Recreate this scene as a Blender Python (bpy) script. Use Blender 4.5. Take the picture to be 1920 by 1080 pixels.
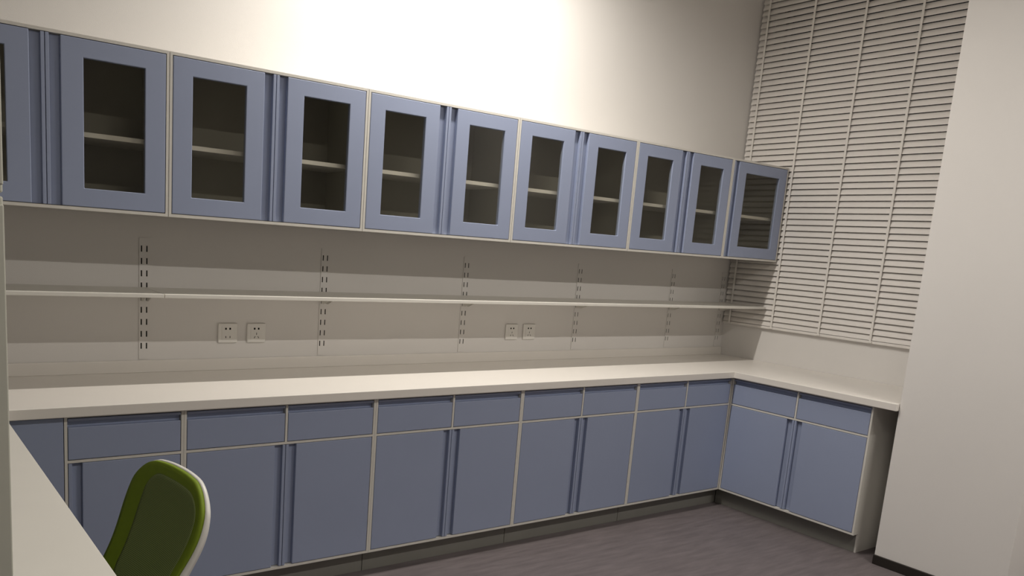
import bpy, bmesh, math, random
from mathutils import Matrix, Vector
random.seed(7)
for o in list(bpy.data.objects): bpy.data.objects.remove(o, do_unlink=True)
scene = bpy.context.scene
COL = scene.collection

# ------------------------------------------------------------------ camera
cam_d = bpy.data.cameras.new('camera'); cam = bpy.data.objects.new('camera', cam_d); COL.objects.link(cam)
cam_d.sensor_fit = 'HORIZONTAL'; cam_d.sensor_width = 36.0
cam_d.lens = 1497.11 / 1920 * 36
cam_d.shift_x = 125.92 / 1920; cam_d.shift_y = 177.61 / 1920
cam_d.clip_start = 0.05; cam_d.clip_end = 100
_r = Vector((0.82641978, -0.55882049, 0.06892032)); _u = Vector((0.0404141, 0.18096014, 0.98265972)); _f = Vector((0.56160222, 0.80930407, -0.17213326))
cam.matrix_world = Matrix(((_r.x, _u.x, -_f.x, -4.6812), (_r.y, _u.y, -_f.y, -3.4462), (_r.z, _u.z, -_f.z, 1.4493), (0, 0, 0, 1)))
scene.camera = cam

# ------------------------------------------------------------------ world (night outside the window), exposure
w = bpy.data.worlds.new('night'); scene.world = w; w.use_nodes = True
w.node_tree.nodes['Background'].inputs[0].default_value = (0.012, 0.013, 0.016, 1)
w.node_tree.nodes['Background'].inputs[1].default_value = 1.0
vs = scene.view_settings
vs.view_transform = 'Standard'; vs.look = 'None'; vs.gamma = 1.0; vs.use_curve_mapping = False
vs.exposure = 0.08

CEIL = 3.25
# ceiling luminaires: (x, y, length, watts); their lamps hang in the fittings built further down
LIGHTS = [(-2.45, -0.690, 1.2, 44.0), (-1.2, -3.42, 1.2, 44.0), (-3.7, -3.42, 1.2, 19.0)]
LIGHT_COL = (1.0, 0.945, 0.865)
for i, (lx, ly, ll, lw) in enumerate(LIGHTS):
    ld = bpy.data.lights.new('tube_light', 'AREA'); ld.shape = 'RECTANGLE'; ld.size = ll; ld.size_y = 0.07
    ld.energy = lw; ld.color = LIGHT_COL; ld.spread = math.radians(168)
    lo = bpy.data.objects.new('tube_light', ld); COL.objects.link(lo); lo.location = (lx, ly, CEIL - 0.062)

# ------------------------------------------------------------------ materials
def nm(name):
    m = bpy.data.materials.new(name); m.use_nodes = True
    return m, m.node_tree.nodes, m.node_tree.links, m.node_tree.nodes['Principled BSDF']
def plain(name, col, rough=0.5, spec=0.5, var=0.04, scale=6.0, bump=0.0, bscale=200, metal=0.0):
    m, N, L, b = nm(name)
    tc = N.new('ShaderNodeTexCoord'); no = N.new('ShaderNodeTexNoise'); no.inputs['Scale'].default_value = scale; no.inputs['Detail'].default_value = 4
    L.new(tc.outputs['Object'], no.inputs['Vector'])
    mx = N.new('ShaderNodeMix'); mx.data_type = 'RGBA'
    mx.inputs[6].default_value = tuple(c * (1 - var) for c in col) + (1,); mx.inputs[7].default_value = tuple(min(1, c * (1 + var)) for c in col) + (1,)
    L.new(no.outputs['Fac'], mx.inputs[0]); L.new(mx.outputs[2], b.inputs['Base Color'])
    b.inputs['Roughness'].default_value = rough; b.inputs['Specular IOR Level'].default_value = spec; b.inputs['Metallic'].default_value = metal
    if bump:
        n2 = N.new('ShaderNodeTexNoise'); n2.inputs['Scale'].default_value = bscale; L.new(tc.outputs['Object'], n2.inputs['Vector'])
        bp = N.new('ShaderNodeBump'); bp.inputs['Strength'].default_value = bump; bp.inputs['Distance'].default_value = 0.002
        L.new(n2.outputs['Fac'], bp.inputs['Height']); L.new(bp.outputs['Normal'], b.inputs['Normal'])
    return m
M = {}
M['wall'] = plain('wall_paint', (0.78, 0.757, 0.735), 0.75, 0.25, 0.02, 3, 0.15, 350)
M['ceiling'] = plain('ceiling_paint', (0.80, 0.78, 0.74), 0.9, 0.2, 0.02)
M['blue'] = plain('blue_steel', (0.312, 0.36, 0.505), 0.42, 0.4, 0.03, 4, 0.04, 500)
M['frame'] = plain('grey_white_steel', (0.70, 0.68, 0.63), 0.4, 0.45, 0.02)
M['carcass'] = plain('carcass_inside', (0.50, 0.485, 0.42), 0.55, 0.3, 0.03)
M['worktop'] = plain('white_worktop', (0.80, 0.765, 0.72), 0.35, 0.45, 0.02, 8)
M['desk'] = plain('white_laminate', (0.73, 0.71, 0.66), 0.45, 0.35, 0.02, 8)
M['plinth'] = plain('dark_plinth', (0.21, 0.205, 0.185), 0.5, 0.4, 0.08)
M['baseboard'] = plain('dark_baseboard', (0.022, 0.018, 0.015), 0.45, 0.4, 0.1)
M['shelf'] = plain('white_shelf', (0.74, 0.72, 0.67), 0.45, 0.4, 0.02)
M['plate'] = plain('white_plastic', (0.84, 0.82, 0.78), 0.35, 0.5, 0.01)
M['hole'] = plain('dark_hole', (0.015, 0.014, 0.012), 0.8, 0.1, 0.05)
M['slat'] = plain('blind_slat', (0.82, 0.785, 0.75), 0.45, 0.4, 0.02)
M['cord'] = plain('blind_cord', (0.82, 0.79, 0.75), 0.7, 0.2, 0.02)
M['cupboard'] = plain('cupboard_white', (0.62, 0.62, 0.54), 0.5, 0.3, 0.02)
M['shell'] = plain('chair_white_plastic', (0.80, 0.79, 0.75), 0.35, 0.5, 0.02)
M['green'] = plain('green_fabric', (0.175, 0.25, 0.014), 0.65, 0.3, 0.12, 40, 0.2, 600)
M['blackp'] = plain('black_plastic', (0.02, 0.02, 0.022), 0.5, 0.4, 0.05)
M['chrome'] = plain('chrome', (0.7, 0.7, 0.7), 0.2, 0.5, 0.02, metal=1.0)
M['winframe'] = plain('window_frame', (0.25, 0.24, 0.23), 0.45, 0.4, 0.03)

# floor: dark grey-brown wood-look vinyl, fine streaks running along the planks
m, N, L, b = nm('floor_vinyl'); M['floor'] = m
tc = N.new('ShaderNodeTexCoord'); mp = N.new('ShaderNodeMapping'); mp.inputs['Scale'].default_value = (2.2, 16, 1)
L.new(tc.outputs['Object'], mp.inputs['Vector'])
n1 = N.new('ShaderNodeTexNoise'); n1.inputs['Scale'].default_value = 2.0; n1.inputs['Detail'].default_value = 8; n1.inputs['Roughness'].default_value = 0.65
L.new(mp.outputs['Vector'], n1.inputs['Vector'])
cr = N.new('ShaderNodeValToRGB'); cr.color_ramp.elements[0].position = 0.3; cr.color_ramp.elements[1].position = 0.75
cr.color_ramp.elements[0].color = (0.105, 0.090, 0.093, 1); cr.color_ramp.elements[1].color = (0.175, 0.151, 0.155, 1)
L.new(n1.outputs['Fac'], cr.inputs['Fac']); L.new(cr.outputs['Color'], b.inputs['Base Color'])
b.inputs['Roughness'].default_value = 0.5; b.inputs['Specular IOR Level'].default_value = 0.35

# tinted cabinet glass: straight-through tint plus a weak mirror
def glass(name, tint, refl):
    m = bpy.data.materials.new(name); m.use_nodes = True; N = m.node_tree.nodes; L = m.node_tree.links; N.clear()
    out = N.new('ShaderNodeOutputMaterial'); t = N.new('ShaderNodeBsdfTransparent'); t.inputs['Color'].default_value = tint + (1,)
    g = N.new('ShaderNodeBsdfGlossy'); g.inputs['Roughness'].default_value = 0.07; g.inputs['Color'].default_value = (refl, refl, refl, 1)
    fr = N.new('ShaderNodeFresnel'); fr.inputs['IOR'].default_value = 1.5
    ge = N.new('ShaderNodeNewGeometry'); sb = N.new('ShaderNodeMath'); sb.operation = 'SUBTRACT'; sb.inputs[0].default_value = 1.0; L.new(ge.outputs['Backfacing'], sb.inputs[1])
    mu = N.new('ShaderNodeMath'); mu.operation = 'MULTIPLY'; L.new(fr.outputs[0], mu.inputs[0]); L.new(sb.outputs[0], mu.inputs[1])   # only the outer face of the sheet mirrors
    mx = N.new('ShaderNodeMixShader'); L.new(mu.outputs[0], mx.inputs[0]); L.new(t.outputs[0], mx.inputs[1]); L.new(g.outputs[0], mx.inputs[2])
    L.new(mx.outputs[0], out.inputs['Surface'])
    return m
M['pane'] = glass('cabinet_glass', (0.92, 0.915, 0.89), 0.7)
M['winpane'] = glass('window_glass', (0.6, 0.6, 0.6), 0.8)

# chair mesh: green net, fine crossing ribs (flat weave)
m, N, L, b = nm('chair_net'); M['net'] = m
tc = N.new('ShaderNodeTexCoord'); sx = N.new('ShaderNodeSeparateXYZ'); L.new(tc.outputs['UV'], sx.inputs[0])
def ribs(sock, freq):
    a = N.new('ShaderNodeMath'); a.operation = 'MULTIPLY'; a.inputs[1].default_value = freq; L.new(sock, a.inputs[0])
    s = N.new('ShaderNodeMath'); s.operation = 'SINE'; L.new(a.outputs[0], s.inputs[0])
    return s.outputs[0]
ra, rb = ribs(sx.outputs[0], 2 * math.pi * 62), ribs(sx.outputs[1], 2 * math.pi * 75)
mxm = N.new('ShaderNodeMath'); mxm.operation = 'MAXIMUM'; L.new(ra, mxm.inputs[0]); L.new(rb, mxm.inputs[1])
mr = N.new('ShaderNodeMapRange'); mr.inputs[1].default_value = -0.2; mr.inputs[2].default_value = 1.0; L.new(mxm.outputs[0], mr.inputs[0])
mc = N.new('ShaderNodeMix'); mc.data_type = 'RGBA'; mc.inputs[6].default_value = (0.055, 0.078, 0.025, 1); mc.inputs[7].default_value = (0.27, 0.33, 0.13, 1)
L.new(mr.outputs[0], mc.inputs[0]); L.new(mc.outputs[2], b.inputs['Base Color']); b.inputs['Roughness'].default_value = 0.7; b.inputs['Specular IOR Level'].default_value = 0.25
bp = N.new('ShaderNodeBump'); bp.inputs['Strength'].default_value = 0.4; bp.inputs['Distance'].default_value = 0.001; L.new(mr.outputs[0], bp.inputs['Height']); L.new(bp.outputs['Normal'], b.inputs['Normal'])

m = bpy.data.materials.new('lamp_diffuser'); m.use_nodes = True; M['lamp'] = m
b = m.node_tree.nodes['Principled BSDF']; b.inputs['Base Color'].default_value = (0.9, 0.9, 0.88, 1)
b.inputs['Emission Color'].default_value = LIGHT_COL + (1,); b.inputs['Emission Strength'].default_value = 1.5

# ------------------------------------------------------------------ helpers
def box(bm, x0, x1, y0, y1, z0, z1):
    if x0 > x1: x0, x1 = x1, x0
    if y0 > y1: y0, y1 = y1, y0
    if z0 > z1: z0, z1 = z1, z0
    v = [bm.verts.new(p) for p in ((x0,y0,z0),(x1,y0,z0),(x1,y1,z0),(x0,y1,z0),(x0,y0,z1),(x1,y0,z1),(x1,y1,z1),(x0,y1,z1))]
    for f in ((0,3,2,1),(4,5,6,7),(0,1,5,4),(1,2,6,5),(2,3,7,6),(3,0,4,7)): bm.faces.new([v[i] for i in f])
def prism(bm, pts, axis, a, b):
    """closed 2D outline pts extruded along axis from a to b; the 2D pair is (the other two axes in x,y,z order)"""
    def P(p, t):
        q = list(p); q.insert(axis, t); return q
    A = [bm.verts.new(P(p, a)) for p in pts]; B = [bm.verts.new(P(p, b)) for p in pts]; n = len(pts)
    bm.faces.new(A); bm.faces.new(B[::-1])
    for i in range(n): bm.faces.new((A[i], B[i], B[(i+1) % n], A[(i+1) % n]))
def tube(bm, p0, p1, r0, r1=None, n=16):
    r1 = r0 if r1 is None else r1
    p0, p1 = Vector(p0), Vector(p1); d = (p1 - p0).normalized(); a = d.orthogonal().normalized(); c = d.cross(a)
    A = [bm.verts.new(p0 + (a*math.cos(t) + c*math.sin(t))*r0) for t in [2*math.pi*i/n for i in range(n)]]
    B = [bm.verts.new(p1 + (a*math.cos(t) + c*math.sin(t))*r1) for t in [2*math.pi*i/n for i in range(n)]]
    bm.faces.new(A[::-1]); bm.faces.new(B)
    for i in range(n): bm.faces.new((A[i], A[(i+1) % n], B[(i+1) % n], B[i]))
def finish(name, bm, mat, parent=None, bevel=0.0, smooth=False, seg=2):
    bmesh.ops.recalc_face_normals(bm, faces=bm.faces)
    me = bpy.data.meshes.new(name); bm.to_mesh(me); bm.free(); me.materials.append(M[mat])
    o = bpy.data.objects.new(name, me); COL.objects.link(o)
    if smooth: me.polygons.foreach_set('use_smooth', [True] * len(me.polygons))
    if bevel:
        md = o.modifiers.new('bevel', 'BEVEL'); md.width = bevel; md.segments = seg; md.limit_method = 'ANGLE'; md.angle_limit = math.radians(40)
    if parent is not None:
        o.parent = parent; o.location = -Vector(parent.location)      # geometry is written in room coordinates
        if parent.parent is not None: o.location = (0, 0, 0)
    return o
def part(name, mat, parent, *boxes, bevel=0.0):
    bm = bmesh.new()
    for bb in boxes: box(bm, *bb)
    return finish(name, bm, mat, parent, bevel)
def thing(name, label, cat, loc, group=None):
    o = bpy.data.objects.new(name, None); COL.objects.link(o); o.location = loc; o.empty_display_size = 0.05
    o['label'] = label; o['category'] = cat
    if group: o['group'] = group
    return o
def tag(o, label, cat, group=None):
    o['label'] = label; o['category'] = cat
    if group: o['group'] = group
    return o
def struct(name, mat, *boxes, bevel=0.0):
    o = part(name, mat, None, *boxes, bevel=bevel); o['kind'] = 'structure'; return o

# ------------------------------------------------------------------ room
XL, YR = -8.0, -7.5
WY0, WY1, WZ0, WZ1 = -0.05, -1.50, 1.075, 3.12          # window opening in the right-hand wall
struct('floor', 'floor', (XL - .12, .32, YR - .12, .12, -.1, 0))
struct('ceiling', 'ceiling', (XL - .12, .32, YR - .12, .12, CEIL, CEIL + .1))
struct('wall_back', 'wall', (XL - .12, .32, 0, .12, 0, CEIL))
struct('wall_left', 'wall', (XL - .12, XL, YR, 0, 0, CEIL))
struct('wall_rear', 'wall', (XL - .12, .32, YR - .12, YR, 0, CEIL))
struct('wall_right', 'wall', (0, .2, 0, WY0, 0, CEIL), (0, .2, WY0, WY1, 0, WZ0), (0, .2, WY0, WY1, WZ1, CEIL), (0, .2, WY1, YR, 0, CEIL))
struct('wall_pier', 'wall', (-.64, 0, -1.543, -2.121, 0, CEIL), bevel=0.002)
struct('baseboard_pier', 'baseboard', (-.653, -.64, -1.543, -2.134, 0, .048), (-.64, 0, -2.121, -2.134, 0, .048), bevel=0.002)
struct('baseboard_right', 'baseboard', (-.013, 0, -2.134, YR, 0, .048))
struct('baseboard_rear', 'baseboard', (XL, -.013, YR, YR + .013, 0, .048))
struct('baseboard_left', 'baseboard', (XL, XL + .013, YR + .013, 0, 0, .048))
# window behind the blind
wf = struct('window_1', 'winframe', (.08, .14, WY0, WY0 - .05, WZ0, WZ1), (.08, .14, WY1, WY1 + .05, WZ0, WZ1), (.08, .14, WY0 - .05, WY1 + .05, WZ0, WZ0 + .05),
            (.08, .14, WY0 - .05, WY1 + .05, WZ1 - .05, WZ1), (.085, .135, -.75, -.80, WZ0 + .05, WZ1 - .05))
for a, b_ in ((WY0 - .05, -.75), (-.80, WY1 + .05)):
    part('pane', 'winpane', wf, (.107, .113, a, b_, WZ0 + .05, WZ1 - .05))

# ------------------------------------------------------------------ base cabinets (y = 0 wall run, doors at y = -DL)
DL, XC, ZL0, ZR, ZL1, ZTOP = 0.5843, -0.6376, 0.103, 0.6284, 0.7785, 0.789
T = 0.0095
class Axis:
    """maps cabinet-local (u along the front, d in front of the wall-side, z) to the room"""
    def __init__(s, kind): s.k = kind
    def box(s, u0, u1, d0, d1, z0, z1):
        return (u0, u1, -d0, -d1, z0, z1) if s.k == 'x' else (-d0, -d1, u0, u1, z0, z1)
def pull_v(ax, u0, u1, front, z0, z1, lip_side):
    """vertical recessed finger pull: lip on lip_side, groove 16 mm deep"""
    w = u1 - u0; lip = .0115
    bs = [ax.box(u0, u1, front - .022, front - .0175, z0, z1)]
    bs.append(ax.box(u1 - lip, u1, front - .0175, front, z0, z1) if lip_side > 0 else ax.box(u0, u0 + lip, front - .0175, front, z0, z1))
    return bs
def door_solid(par, ax, u0, u1, front, z0, z1, pull, pw=.044):
    """pull = +1: finger pull on the u1 side, -1: on the u0 side"""
    a, b_ = (u0, u1 - pw) if pull > 0 else (u0 + pw, u1)
    d = part('door', 'blue', par, ax.box(a, b_, front - .022, front, z0, z1), bevel=.0022)
    pu = (u1 - pw, u1) if pull > 0 else (u0, u0 + pw)
    part('pull', 'blue', d, *pull_v(ax, pu[0], pu[1], front, z0, z1, pull), bevel=.001)
def drawer(par, ax, u0, u1, front, z0, z1):
    d = part('drawer', 'blue', par, ax.box(u0, u1, front - .022, front, z0, z1 - .030), ax.box(u0 + .006, u1 - .006, front - .42, front - .022, z0 + .01, z1 - .04), bevel=.0022)
    part('pull', 'blue', d, ax.box(u0, u1, front - .022, front - .0175, z1 - .030, z1), ax.box(u0, u1, front - .0175, front - .001, z1 - .009, z1), bevel=.0008)
G = .0022
def base_cabinet(label, ax, u0, u1, front, back, halves, blank=False, mid=None, rec=.05, group=None, foot=(False, False), ext=(0, 0)):
    s = 1 if u1 > u0 else -1
    lo, hi = min(u0, u1), max(u0, u1)
    c = ax.box((lo + hi) / 2, (lo + hi) / 2, (front + back) / 2, (front + back) / 2, 0, 0)
    t = thing('base_cabinet', label, 'cabinet', (c[0], c[2], 0), group)
    fs = front - .0205 if blank else front
    for a, b_, ft in ((lo, lo + T, foot[0]), (hi - T, hi, foot[1])):
        part('side_panel', 'frame', t, ax.box(a, b_, back, fs, ZL0, ZTOP), *([ax.box(a, b_, back, front - rec, 0, ZL0)] if ft else []))
    part('bottom_panel', 'frame', t, ax.box(lo + T, hi - T, back, front, ZL0, ZL0 + .010))
    part('back_panel', 'carcass', t, ax.box(lo + T, hi - T, back, back + .006, ZL0 + .01, ZTOP))
    part('top_rail', 'frame', t, ax.box(lo + T, hi - T, front - .06, front - .004, ZTOP - .008, ZTOP))
    part('plinth', 'plinth', t, ax.box(lo + (T if foot[0] else .001) - ext[0], hi - .001 + ext[1], front - rec - .015, front - rec, 0, ZL0 - .0005), bevel=.001)
    if blank:
        part('blank_panel', 'blue', t, ax.box(lo + .001, hi - .0015, front - .02, front, ZL0 + .012, ZTOP - .006), bevel=.002)
        return t
    part('rail', 'frame', t, ax.box(lo + T, hi - T, front - .03, front, ZR - .0045, ZR + .0045))
    zd0, zd1, zw0, zw1 = ZL0 + .010 + G, ZR - .0045 - G, ZR + .0045 + G, ZL1
    if halves == 1:
        drawer(t, ax, lo + T + G, hi - T - G, front, zw0, zw1)
        door_solid(t, ax, lo + T + G, hi - T - G, front, zd0, zd1, -1)
        return t
    m_ = (lo + hi) / 2 if mid is None else mid
    part('divider', 'frame', t, ax.box(m_ - .0045, m_ + .0045, front - .03, front, ZR + .0045, ZTOP - .008))
    drawer(t, ax, lo + T + G, m_ - .0045 - G, front, zw0, zw1); drawer(t, ax, m_ + .0045 + G, hi - T - G, front, zw0, zw1)
    door_solid(t, ax, lo + T + G, m_ - .0012, front, zd0, zd1, 1); door_solid(t, ax, m_ + .0012, hi - T - G, front, zd0, zd1, -1)
    return t
AX, AY = Axis('x'), Axis('y')
grp = 'blue base cabinets under the worktop'
where = ['that meets the corner with the window wall', 'second from the inside corner of the worktop',
         'third from the inside corner of the worktop', 'fourth from the inside corner, partly behind the green chair']
for k in range(4):
    base_cabinet('blue two-drawer base cabinet ' + where[k], AX, XC - .8 * (k + 1) + .0004, XC - .8 * k - .0004, DL, .012, 2, group=grp, ext=(0, .0480 if k == 0 else 0))
base_cabinet('narrow blue base cabinet with one drawer and one door behind the green chair', AX, XC - 3.6 + .0004, XC - 3.2 - .0004, DL, .012, 1, group=grp)
base_cabinet('plain blue base panel unit without drawers at the end of the white desk', AX, XC - 4.0, XC - 3.6 - .0004, DL, .012, 1, blank=True, group=grp)
base_cabinet('blue base cabinet with two drawers and two doors under the window blind', AY, -1.4215, -.5860, .6376, .012, 2, mid=-1.0065, group=grp, foot=(True, False), ext=(0, .0515))

# worktop: one L with an upstand along the back wall
t = thing('worktop', 'long white L-shaped worktop running over all the blue base cabinets', 'worktop', (-2.5, -.3, .79))
bm = bmesh.new(); prism(bm, [(-5.0, -.002), (-.002, -.002), (-.002, -1.541), (-.663, -1.541), (-.663, -.610), (-5.0, -.610)], 2, .7895, .826)
finish('slab', bm, 'worktop', t, bevel=.0025)
part('upstand', 'worktop', t, (-5.0, -.002, -.001, -.013, .826, .877), bevel=.002)

# ------------------------------------------------------------------ wall cabinets
DU, ZU0, ZU1, WU, XU = .3601, 1.4741, 2.0577, .4069, -.5839
PZ0, PZ1, PW = 1.5505, 1.984, .2035
def door_glazed(par, u0, u1, pull, pw=.046):
    z0, z1 = ZU0 + .0105 + G, ZU1 - .0105 - G
    a, b_ = (u0, u1 - pw) if pull > 0 else (u0 + pw, u1)
    c = (a + b_) / 2; pwid = PW if (b_ - a) < .4 else .331
    p0, p1 = c - pwid / 2, c + pwid / 2
    bm = bmesh.new(); f, bk = -DU, -DU + .020
    A = [(a, z0), (b_, z0), (b_, z1), (a, z1)]; B = [(p0, PZ0), (p1, PZ0), (p1, PZ1), (p0, PZ1)]
    vs_ = {}
    for nme, ring, y in (('fo', A, f), ('fi', B, f), ('bo', A, bk), ('bi', B, bk)):
        vs_[nme] = [bm.verts.new((p[0], y, p[1])) for p in ring]
    for i in range(4):
        j = (i + 1) % 4
        bm.faces.new((vs_['fo'][i], vs_['fo'][j], vs_['fi'][j], vs_['fi'][i])); bm.faces.new((vs_['bo'][i], vs_['bi'][i], vs_['bi'][j], vs_['bo'][j]))
        bm.faces.new((vs_['fo'][i], vs_['bo'][i], vs_['bo'][j], vs_['fo'][j])); bm.faces.new((vs_['fi'][i], vs_['fi'][j], vs_['bi'][j], vs_['bi'][i]))
    d = finish('door', bm, 'blue', par, bevel=.0022)
    part('pane', 'pane', d, (p0, p1, -DU + .006, -DU + .010, PZ0, PZ1))
    pu = (u1 - pw, u1) if pull > 0 else (u0, u0 + pw)
    part('pull', 'blue', d, *pull_v(AX, pu[0], pu[1], DU, z0, z1, pull), bevel=.001)
def wall_cabinet(label, lo, hi, single=False):
    t = thing('wall_cabinet', label, 'cabinet', ((lo + hi) / 2, -DU / 2, ZU0), 'blue glazed wall cabinets')
    back = .003
    for a, b_ in ((lo, lo + T), (hi - T, hi)):
        sp = part('side_panel', 'carcass', t, AX.box(a, b_, back, DU - .02, ZU0 + .0105, ZU1 - .0105))
        part('front_edge', 'frame', sp, AX.box(a, b_, DU - .02, DU, ZU0, ZU1))
    part('bottom_panel', 'frame', t, AX.box(lo, hi, back, DU - .02, ZU0, ZU0 + .0105), AX.box(lo + T, hi - T, DU - .02, DU, ZU0, ZU0 + .0105))
    part('top_panel', 'frame', t, AX.box(lo, hi, back, DU - .02, ZU1 - .0105, ZU1), AX.box(lo + T, hi - T, DU - .02, DU, ZU1 - .0105, ZU1))
    part('back_panel', 'carcass', t, AX.box(lo + T, hi - T, back, back + .006, ZU0 + .0105, ZU1 - .0105))
    part('shelf', 'shelf', t, AX.box(lo + T, hi - T, back + .006, .318, 1.7275, 1.7440))
    if single: door_glazed(t, lo + T + G, hi - T - G, -1)
    else:
        m_ = (lo + hi) / 2
        door_glazed(t, lo + T + G, m_ - .0012, 1); door_glazed(t, m_ + .0012, hi - T - G, -1)
    return t
wall_cabinet('blue wall cabinet with a single wide glazed door against the window blind', XU + .0011, -.034, True)
ordn = ['second', 'third', 'fourth', 'fifth', 'sixth']
for k in range(5):
    wall_cabinet('blue two-door glazed wall cabinet, %s in the row from the window blind' % ordn[k], XU - 2 * WU * (k + 1) + .0011, XU - 2 * WU * k - .0011)

# ------------------------------------------------------------------ slotted uprights, brackets, shelf boards
SX, SS, SZ, SP = -3.8376, .8174, 1.3406, .0503
xs = [SX + i * SS for i in range(-1, 5)] + [-.060]
names = ['behind the end of the white desk', 'at the joint of the two shelf boards', 'between the socket pairs, nearer the desk', 'between the socket pairs, nearer the window',
         'third from the window blind', 'second from the window blind', 'tight in the corner beside the window blind']
ZSH = 1.1770
for i, x in enumerate(xs):
    t = thing('shelf_upright', 'white slotted steel upright ' + names[i], 'shelf upright', (x, 0, .882), 'slotted uprights on the back wall')
    z0, z1 = .882, 1.385
    # channel with real slots: strips left and right and webs between the slot rows, in front of a dark back
    bm = bmesh.new(); y0, y1 = -.0006, -.0032
    for a, b_ in ((-.020, -.0135), (-.0080, .0080), (.0135, .020)): box(bm, x + a, x + b_, y0, y1, z0, z1)
    edges = [z0] + [e for r in range(9, -2, -1) for e in (SZ - r * SP - .0125, SZ - r * SP + .0125) if z0 + .01 < SZ - r * SP < z1 - .02] + [z1]
    for a in range(0, len(edges), 2):
        for q0, q1 in ((-.0135, -.0080), (.0080, .0135)): box(bm, x + q0, x + q1, y0, y1, edges[a], edges[a + 1])
    finish('channel', bm, 'wall', t)
    part('slot_backing', 'hole', t, (x - .0175, x + .0175, -.0003, -.0009, z0 + .004, z1 - .004))
    bt = thing('shelf_bracket', 'white shelf bracket on the upright ' + names[i], 'shelf bracket', (x, -.0085, ZSH - .06), 'brackets under the long shelf')
    bm = bmesh.new()
    for s in (-1, 1):
        prism(bm, [(-.0036, ZSH - .050), (-.03, ZSH - .050), (-.105, ZSH - .020), (-.105, ZSH - .0082), (-.0036, ZSH - .0082)], 0, x + s * .0107 - .001, x + s * .0107 + .001)
    box(bm, x - .0107, x + .0107, -.0036, -.105, ZSH - .0102, ZSH - .0082)
    finish('arm', bm, 'shelf', bt)
for a, b_, lab in ((-5.0, SX - .006, 'short white shelf board on the desk side, butting against the longer board'), (SX - .003, -.034, 'long white shelf board reaching to the window blind under the wall cabinets')):
    o = part('shelf_board', 'shelf', None, (a, b_, -.0095, -.3292, ZSH - .008, ZSH + .0065), bevel=.0015)
    tag(o, lab, 'shelf', 'boards of the long wall shelf')

# ------------------------------------------------------------------ wall sockets
def socket(x, z, kind, label, grp):
    t = thing('wall_socket', label, 'socket', (x, 0, z), grp)
    part('plate', 'plate', t, (x - .043, x + .043, -.0005, -.009, z - .043, z + .043), bevel=.003)
    part('insert', 'plate', t, (x - .027, x + .027, -.009, -.0102, z - .030, z + .030), bevel=.001)
    def hole(px, pz, w, h): part('pin_hole', 'hole', t, (x + px - w / 2, x + px + w / 2, -.0100, -.0106, z + pz - h / 2, z + pz + h / 2))
    for s in (-1, 1): hole(s * .0095, .020, .0075, .0085)
    if kind == 2:
        for s in (-1, 1): hole(s * .0095, -.017, .003, .0085)
    else:
        hole(0, -.003, .0025, .010)
        for s in (-1, 1):
            bm = bmesh.new(); cx, cz = x + s * .0085, z - .019; a = math.radians(30 * s); c, q = math.cos(a), math.sin(a)
            pts = [(cx + px * c - pz * q, cz + px * q + pz * c) for px, pz in ((-.00125, -.005), (.00125, -.005), (.00125, .005), (-.00125, .005))]
            prism(bm, pts, 1, -.0106, -.0100); finish('pin_hole', bm, 'hole', t)
socket(-3.481, .990, 2, 'white square wall socket with two pairs of holes, beside a five-hole socket', 'sockets above the worktop')
socket(-3.349, .990, 5, 'white square five-hole wall socket beside the socket with two pairs of holes', 'sockets above the worktop')
socket(-1.867, .988, 5, 'white square wall socket in the pair nearer the window, its desk-side one', 'sockets above the worktop')
socket(-1.741, .988, 5, 'white square wall socket in the pair nearer the window, its window-side one', 'sockets above the worktop')

# ------------------------------------------------------------------ venetian blind
bl = thing('venetian_blind', 'white closed venetian blind hanging over the window beside the wall cabinets', 'blind', (-.018, -.77, 1.03))
BY0, BY1, BZ, PITCH = -.012, -1.535, 1.0441, .0362
BX = -.0165
me = None
def slat_mesh():
    bm = bmesh.new(); W_, tilt = .0385, math.radians(66); n = 4; out, inn = [], []
    for i in range(n + 1):
        s = -W_ / 2 + W_ * i / n; sag = .0022 * (1 - (2 * i / n - 1) ** 2)
        # lower edge (s > 0) towards the room (-x)
        px = -s * math.cos(tilt) - sag * math.sin(tilt); pz = -s * math.sin(tilt) + sag * math.cos(tilt)
        out.append((px, pz)); inn.append((px + .0007, pz - .0003))
    prism(bm, out + inn[::-1], 1, 0, BY1 - BY0)
    bmesh.ops.recalc_face_normals(bm, faces=bm.faces)
    m_ = bpy.data.meshes.new('slat'); bm.to_mesh(m_); bm.free(); m_.materials.append(M['slat']); return m_
sm = slat_mesh()
zz = [BZ + .0370, BZ + .0705]
while zz[-1] + PITCH < 3.125: zz.append(zz[-1] + PITCH)
for z in zz:
    o = bpy.data.objects.new('slat', sm); COL.objects.link(o); o.parent = bl; o.location = Vector((BX, BY0, z)) - bl.location
part('bottom_rail', 'slat', bl, (BX - .0085, BX + .010, BY0, BY1, BZ, BZ + .0165), bevel=.0025)
part('head_rail', 'slat', bl, (-.034, -.001, BY0, BY1, 3.14, 3.185), bevel=.002)
for y in (-.065, -.383, -.708, -1.030, -1.355):
    part('ladder_tape', 'cord', bl, (-.0300, -.0294, y - .0065, y + .0065, BZ + .004, 3.15))
    part('rail_button', 'cord', bl, (-.031, -.027, y - .011, y + .011, BZ + .004, BZ + .015), bevel=.001)

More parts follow.
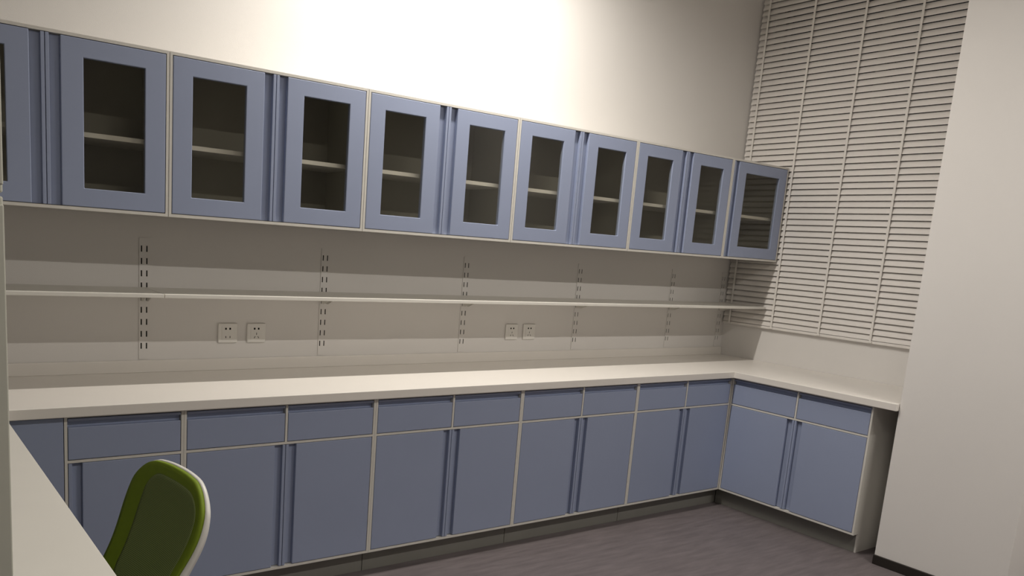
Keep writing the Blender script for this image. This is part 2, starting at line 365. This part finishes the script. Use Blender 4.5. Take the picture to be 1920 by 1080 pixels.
# ------------------------------------------------------------------ desk
t = thing('desk', 'plain white desk running up to the blue base cabinets beside the green chair', 'desk', (-4.74, -1.3, 0))
bm = bmesh.new(); prism(bm, [(-4.404, -.613), (-5.10, -.613), (-5.055, -2.02), (-4.357, -2.02)], 2, .762, .787); finish('desktop', bm, 'desk', t, bevel=.002)
part('leg', 'frame', t, (-4.47, -4.43, -.70, -.66, 0, .762), bevel=.003); part('leg', 'frame', t, (-5.04, -5.0, -.70, -.66, 0, .762), bevel=.003)
part('leg', 'frame', t, (-4.45, -4.41, -1.97, -1.93, 0, .762), bevel=.003); part('leg', 'frame', t, (-5.02, -4.98, -1.97, -1.93, 0, .762), bevel=.003)
part('crossbar', 'frame', t, (-4.75, -4.71, -.70, -1.93, .722, .762), (-4.43, -5.0, -.66, -.70, .722, .762), (-4.41, -4.98, -1.93, -1.97, .722, .762))

# ------------------------------------------------------------------ tall cupboard at the picture's left rim
t = thing('tall_cupboard', 'tall off-white two-tier cupboard standing at the end of the white desk', 'cupboard', (-5.0, -2.24, 0))
X0, X1, Y0, Y1 = -5.42, -4.581, -2.422, -2.04
part('lower_case', 'cupboard', t, (X0, X1, Y0, Y1, .05, 1.466), bevel=.002)
part('upper_case', 'cupboard', t, (X0, X1, Y0, Y1, 1.470, 2.05), bevel=.002)
part('plinth', 'plinth', t, (X0 + .02, X1 - .02, Y0 + .03, Y1 - .02, 0, .05))
for a, b_ in ((X0, (X0 + X1) / 2 - .0015), ((X0 + X1) / 2 + .0015, X1)):
    s = 1 if a == X0 else -1
    for z0, z1, hz in ((.056, 1.457, 1.05), (1.478, 2.046, 1.62)):
        d = part('door', 'cupboard', t, (a + .001, b_ - .001, Y0 - .018, Y0 - .001, z0, z1), bevel=.0015)
        hx = (b_ - .03) if s > 0 else (a + .03)
        part('handle', 'chrome', d, (hx - .006, hx + .006, Y0 - .045, Y0 - .035, hz - .06, hz + .06), (hx - .005, hx + .005, Y0 - .036, Y0 - .018, hz - .055, hz - .045), (hx - .005, hx + .005, Y0 - .036, Y0 - .018, hz + .045, hz + .055), bevel=.002)

# ------------------------------------------------------------------ office chair (faces the desk, towards -x)
CX, CY, CROT = -4.304, -1.366, 0.187
chair = thing('office_chair', 'green mesh-backed office chair with white back shell pushed up to the desk', 'chair', (0, 0, 0))
ca, sa = math.cos(CROT), math.sin(CROT)
def C(f, s, z):
    """chair-local: f = towards the back of the chair (+x when unrotated), s = sideways (+y), to the room"""
    return Vector((CX + f * ca - s * sa, CY + f * sa + s * ca, z))
BW, ZB0, ZB1 = .422, .439, .798
def back_pt(u, v, off=0.0):
    """u -1..1 across, v 0..1 up the backrest; off = behind the front surface"""
    wv = BW / 2 * (0.83 + 0.15 * math.exp(-((v - .68) / .30) ** 2))
    # rounded upper corners
    hv = ZB0 + (ZB1 - ZB0) * v
    zc = hv - .021 * abs(u) ** 2.2 * v ** 2
    f = .075 + .154 * v + .020 * math.sin(math.pi * v) - .013 * abs(u) ** 2.2
    return C(f + off, u * wv, zc)
NU, NV, RC = 28, 28, .42
def squircle(u, v):
    """push the square grid into a rounded-corner panel"""
    q = 2 * v - 1
    a, b_ = abs(u), abs(q)
    k = 1.0
    if a > 1 - RC and b_ > 1 - RC * .9:
        da, db = (a - (1 - RC)) / RC, (b_ - (1 - RC * .9)) / (RC * .9)
        l = math.hypot(da, db)
        if l > 0:
            mxx = max(da, db); sc = mxx / l
            a = (1 - RC) + da * sc * RC; b_ = (1 - RC * .9) + db * sc * RC * .9
    return math.copysign(a, u), (math.copysign(b_, q) + 1) / 2
def panel(name, mat, parent, ur, vr, off0, off1, grow=0.0, uoff=0.0):
    bm = bmesh.new(); uvl = bm.loops.layers.uv.new('UV'); F, Bk = [], []
    for j in range(NV + 1):
        for i in range(NU + 1):
            u, v = squircle(-1 + 2 * i / NU, j / NV)
            u2, v2 = u * ur + uoff, .5 + (v - .5) * vr
            F.append(bm.verts.new(back_pt(u2, v2, off0))); Bk.append(bm.verts.new(back_pt(u2, v2, off1 + grow * (1 - v2))))
    W1 = NU + 1
    def face(vl, ij):
        f = bm.faces.new(vl)
        for lp, (i, j) in zip(f.loops, ij): lp[uvl].uv = (i / NU, j / NV)
    for j in range(NV):
        for i in range(NU):
            q = [(i, j), (i + 1, j), (i + 1, j + 1), (i, j + 1)]
            face([F[b_ * W1 + a] for a, b_ in q], q); face([Bk[b_ * W1 + a] for a, b_ in q[::-1]], q[::-1])
    ring = [(i, 0) for i in range(NU)] + [(NU, j) for j in range(NV)] + [(i, NV) for i in range(NU, 0, -1)] + [(0, j) for j in range(NV, 0, -1)]
    for k in range(len(ring)):
        p, q = ring[k], ring[(k + 1) % len(ring)]
        face([F[p[1] * W1 + p[0]], Bk[p[1] * W1 + p[0]], Bk[q[1] * W1 + q[0]], F[q[1] * W1 + q[0]]], [p, p, q, q])
    return finish(name, bm, mat, parent, smooth=True)
bk = panel('backrest', 'green', chair, 1.0, 1.0, 0.0, .012)
panel('net', 'net', bk, .74, .84, -.0009, -.0003, uoff=-.12)
panel('back_shell', 'shell', chair, 1.012, 1.010, .0125, .022, .030)
# seat
bm = bmesh.new(); n = 20; top, bot = [], []
for k in range(40):
    a = 2 * math.pi * k / 40; c, s = math.cos(a), math.sin(a)
    e = .45
    f = -.17 + .235 * math.copysign(abs(c) ** e, c); w_ = .235 * math.copysign(abs(s) ** e, s)
    top.append((f, w_)); 
rings = [(.86, .485), (1.0, .470), (1.0, .440), (.93, .425)]
R_ = [[bm.verts.new(C(-.17 + (f + .17) * sc, w_ * sc, z)) for f, w_ in top] for sc, z in rings]
for a in range(3):
    for k in range(40): bm.faces.new((R_[a][k], R_[a][(k + 1) % 40], R_[a + 1][(k + 1) % 40], R_[a + 1][k]))
bm.faces.new(R_[0]); bm.faces.new(R_[3][::-1])
finish('seat', bm, 'green', chair, smooth=True)
bm = bmesh.new()
p = [C(-.15, 0, .41), C(.06, 0, .395), C(.165, 0, .46), C(.222, 0, .60)]
for a, b_ in zip(p, p[1:]): tube(bm, a, b_, .024, .022)
finish('back_arm', bm, 'shell', chair, smooth=True)
bm = bmesh.new(); tube(bm, C(-.17, 0, .10), C(-.17, 0, .27), .027); tube(bm, C(-.17, 0, .27), C(-.17, 0, .425), .015); finish('gas_lift', bm, 'chrome', chair, smooth=True)
for k in range(5):
    a = 2 * math.pi * k / 5 + .3; dx, dy = math.cos(a), math.sin(a)
    bm = bmesh.new(); tube(bm, C(-.17, 0, .115), C(-.17 + .27 * dx, .27 * dy, .075), .026, .017); l = finish('base_leg', bm, 'shell', chair, smooth=True)
    bm = bmesh.new(); e = C(-.17 + .27 * dx, .27 * dy, .028); sd = Vector((-dy, dx, 0)) * .022
    tube(bm, e - sd, e + sd, .028, n=20); tube(bm, e + Vector((0, 0, .02)), e + Vector((0, 0, .065)), .009); finish('caster', bm, 'blackp', chair)

# ------------------------------------------------------------------ ceiling luminaires
lab = ['slim white ceiling batten light close to the wall above the wall cabinets', 'slim white ceiling batten light in the middle of the room on the window side', 'slim white ceiling batten light in the middle of the room on the desk side']
for (lx, ly, ll, lw), s in zip(LIGHTS, lab):
    t = thing('ceiling_light', s, 'ceiling light', (lx, ly, CEIL), 'ceiling battens')
    part('housing', 'frame', t, (lx - ll / 2 - .02, lx + ll / 2 + .02, ly - .045, ly + .045, CEIL - .035, CEIL - .0005), bevel=.004)
    part('diffuser', 'lamp', t, (lx - ll / 2, lx + ll / 2, ly - .035, ly + .035, CEIL - .055, CEIL - .035), bevel=.008)
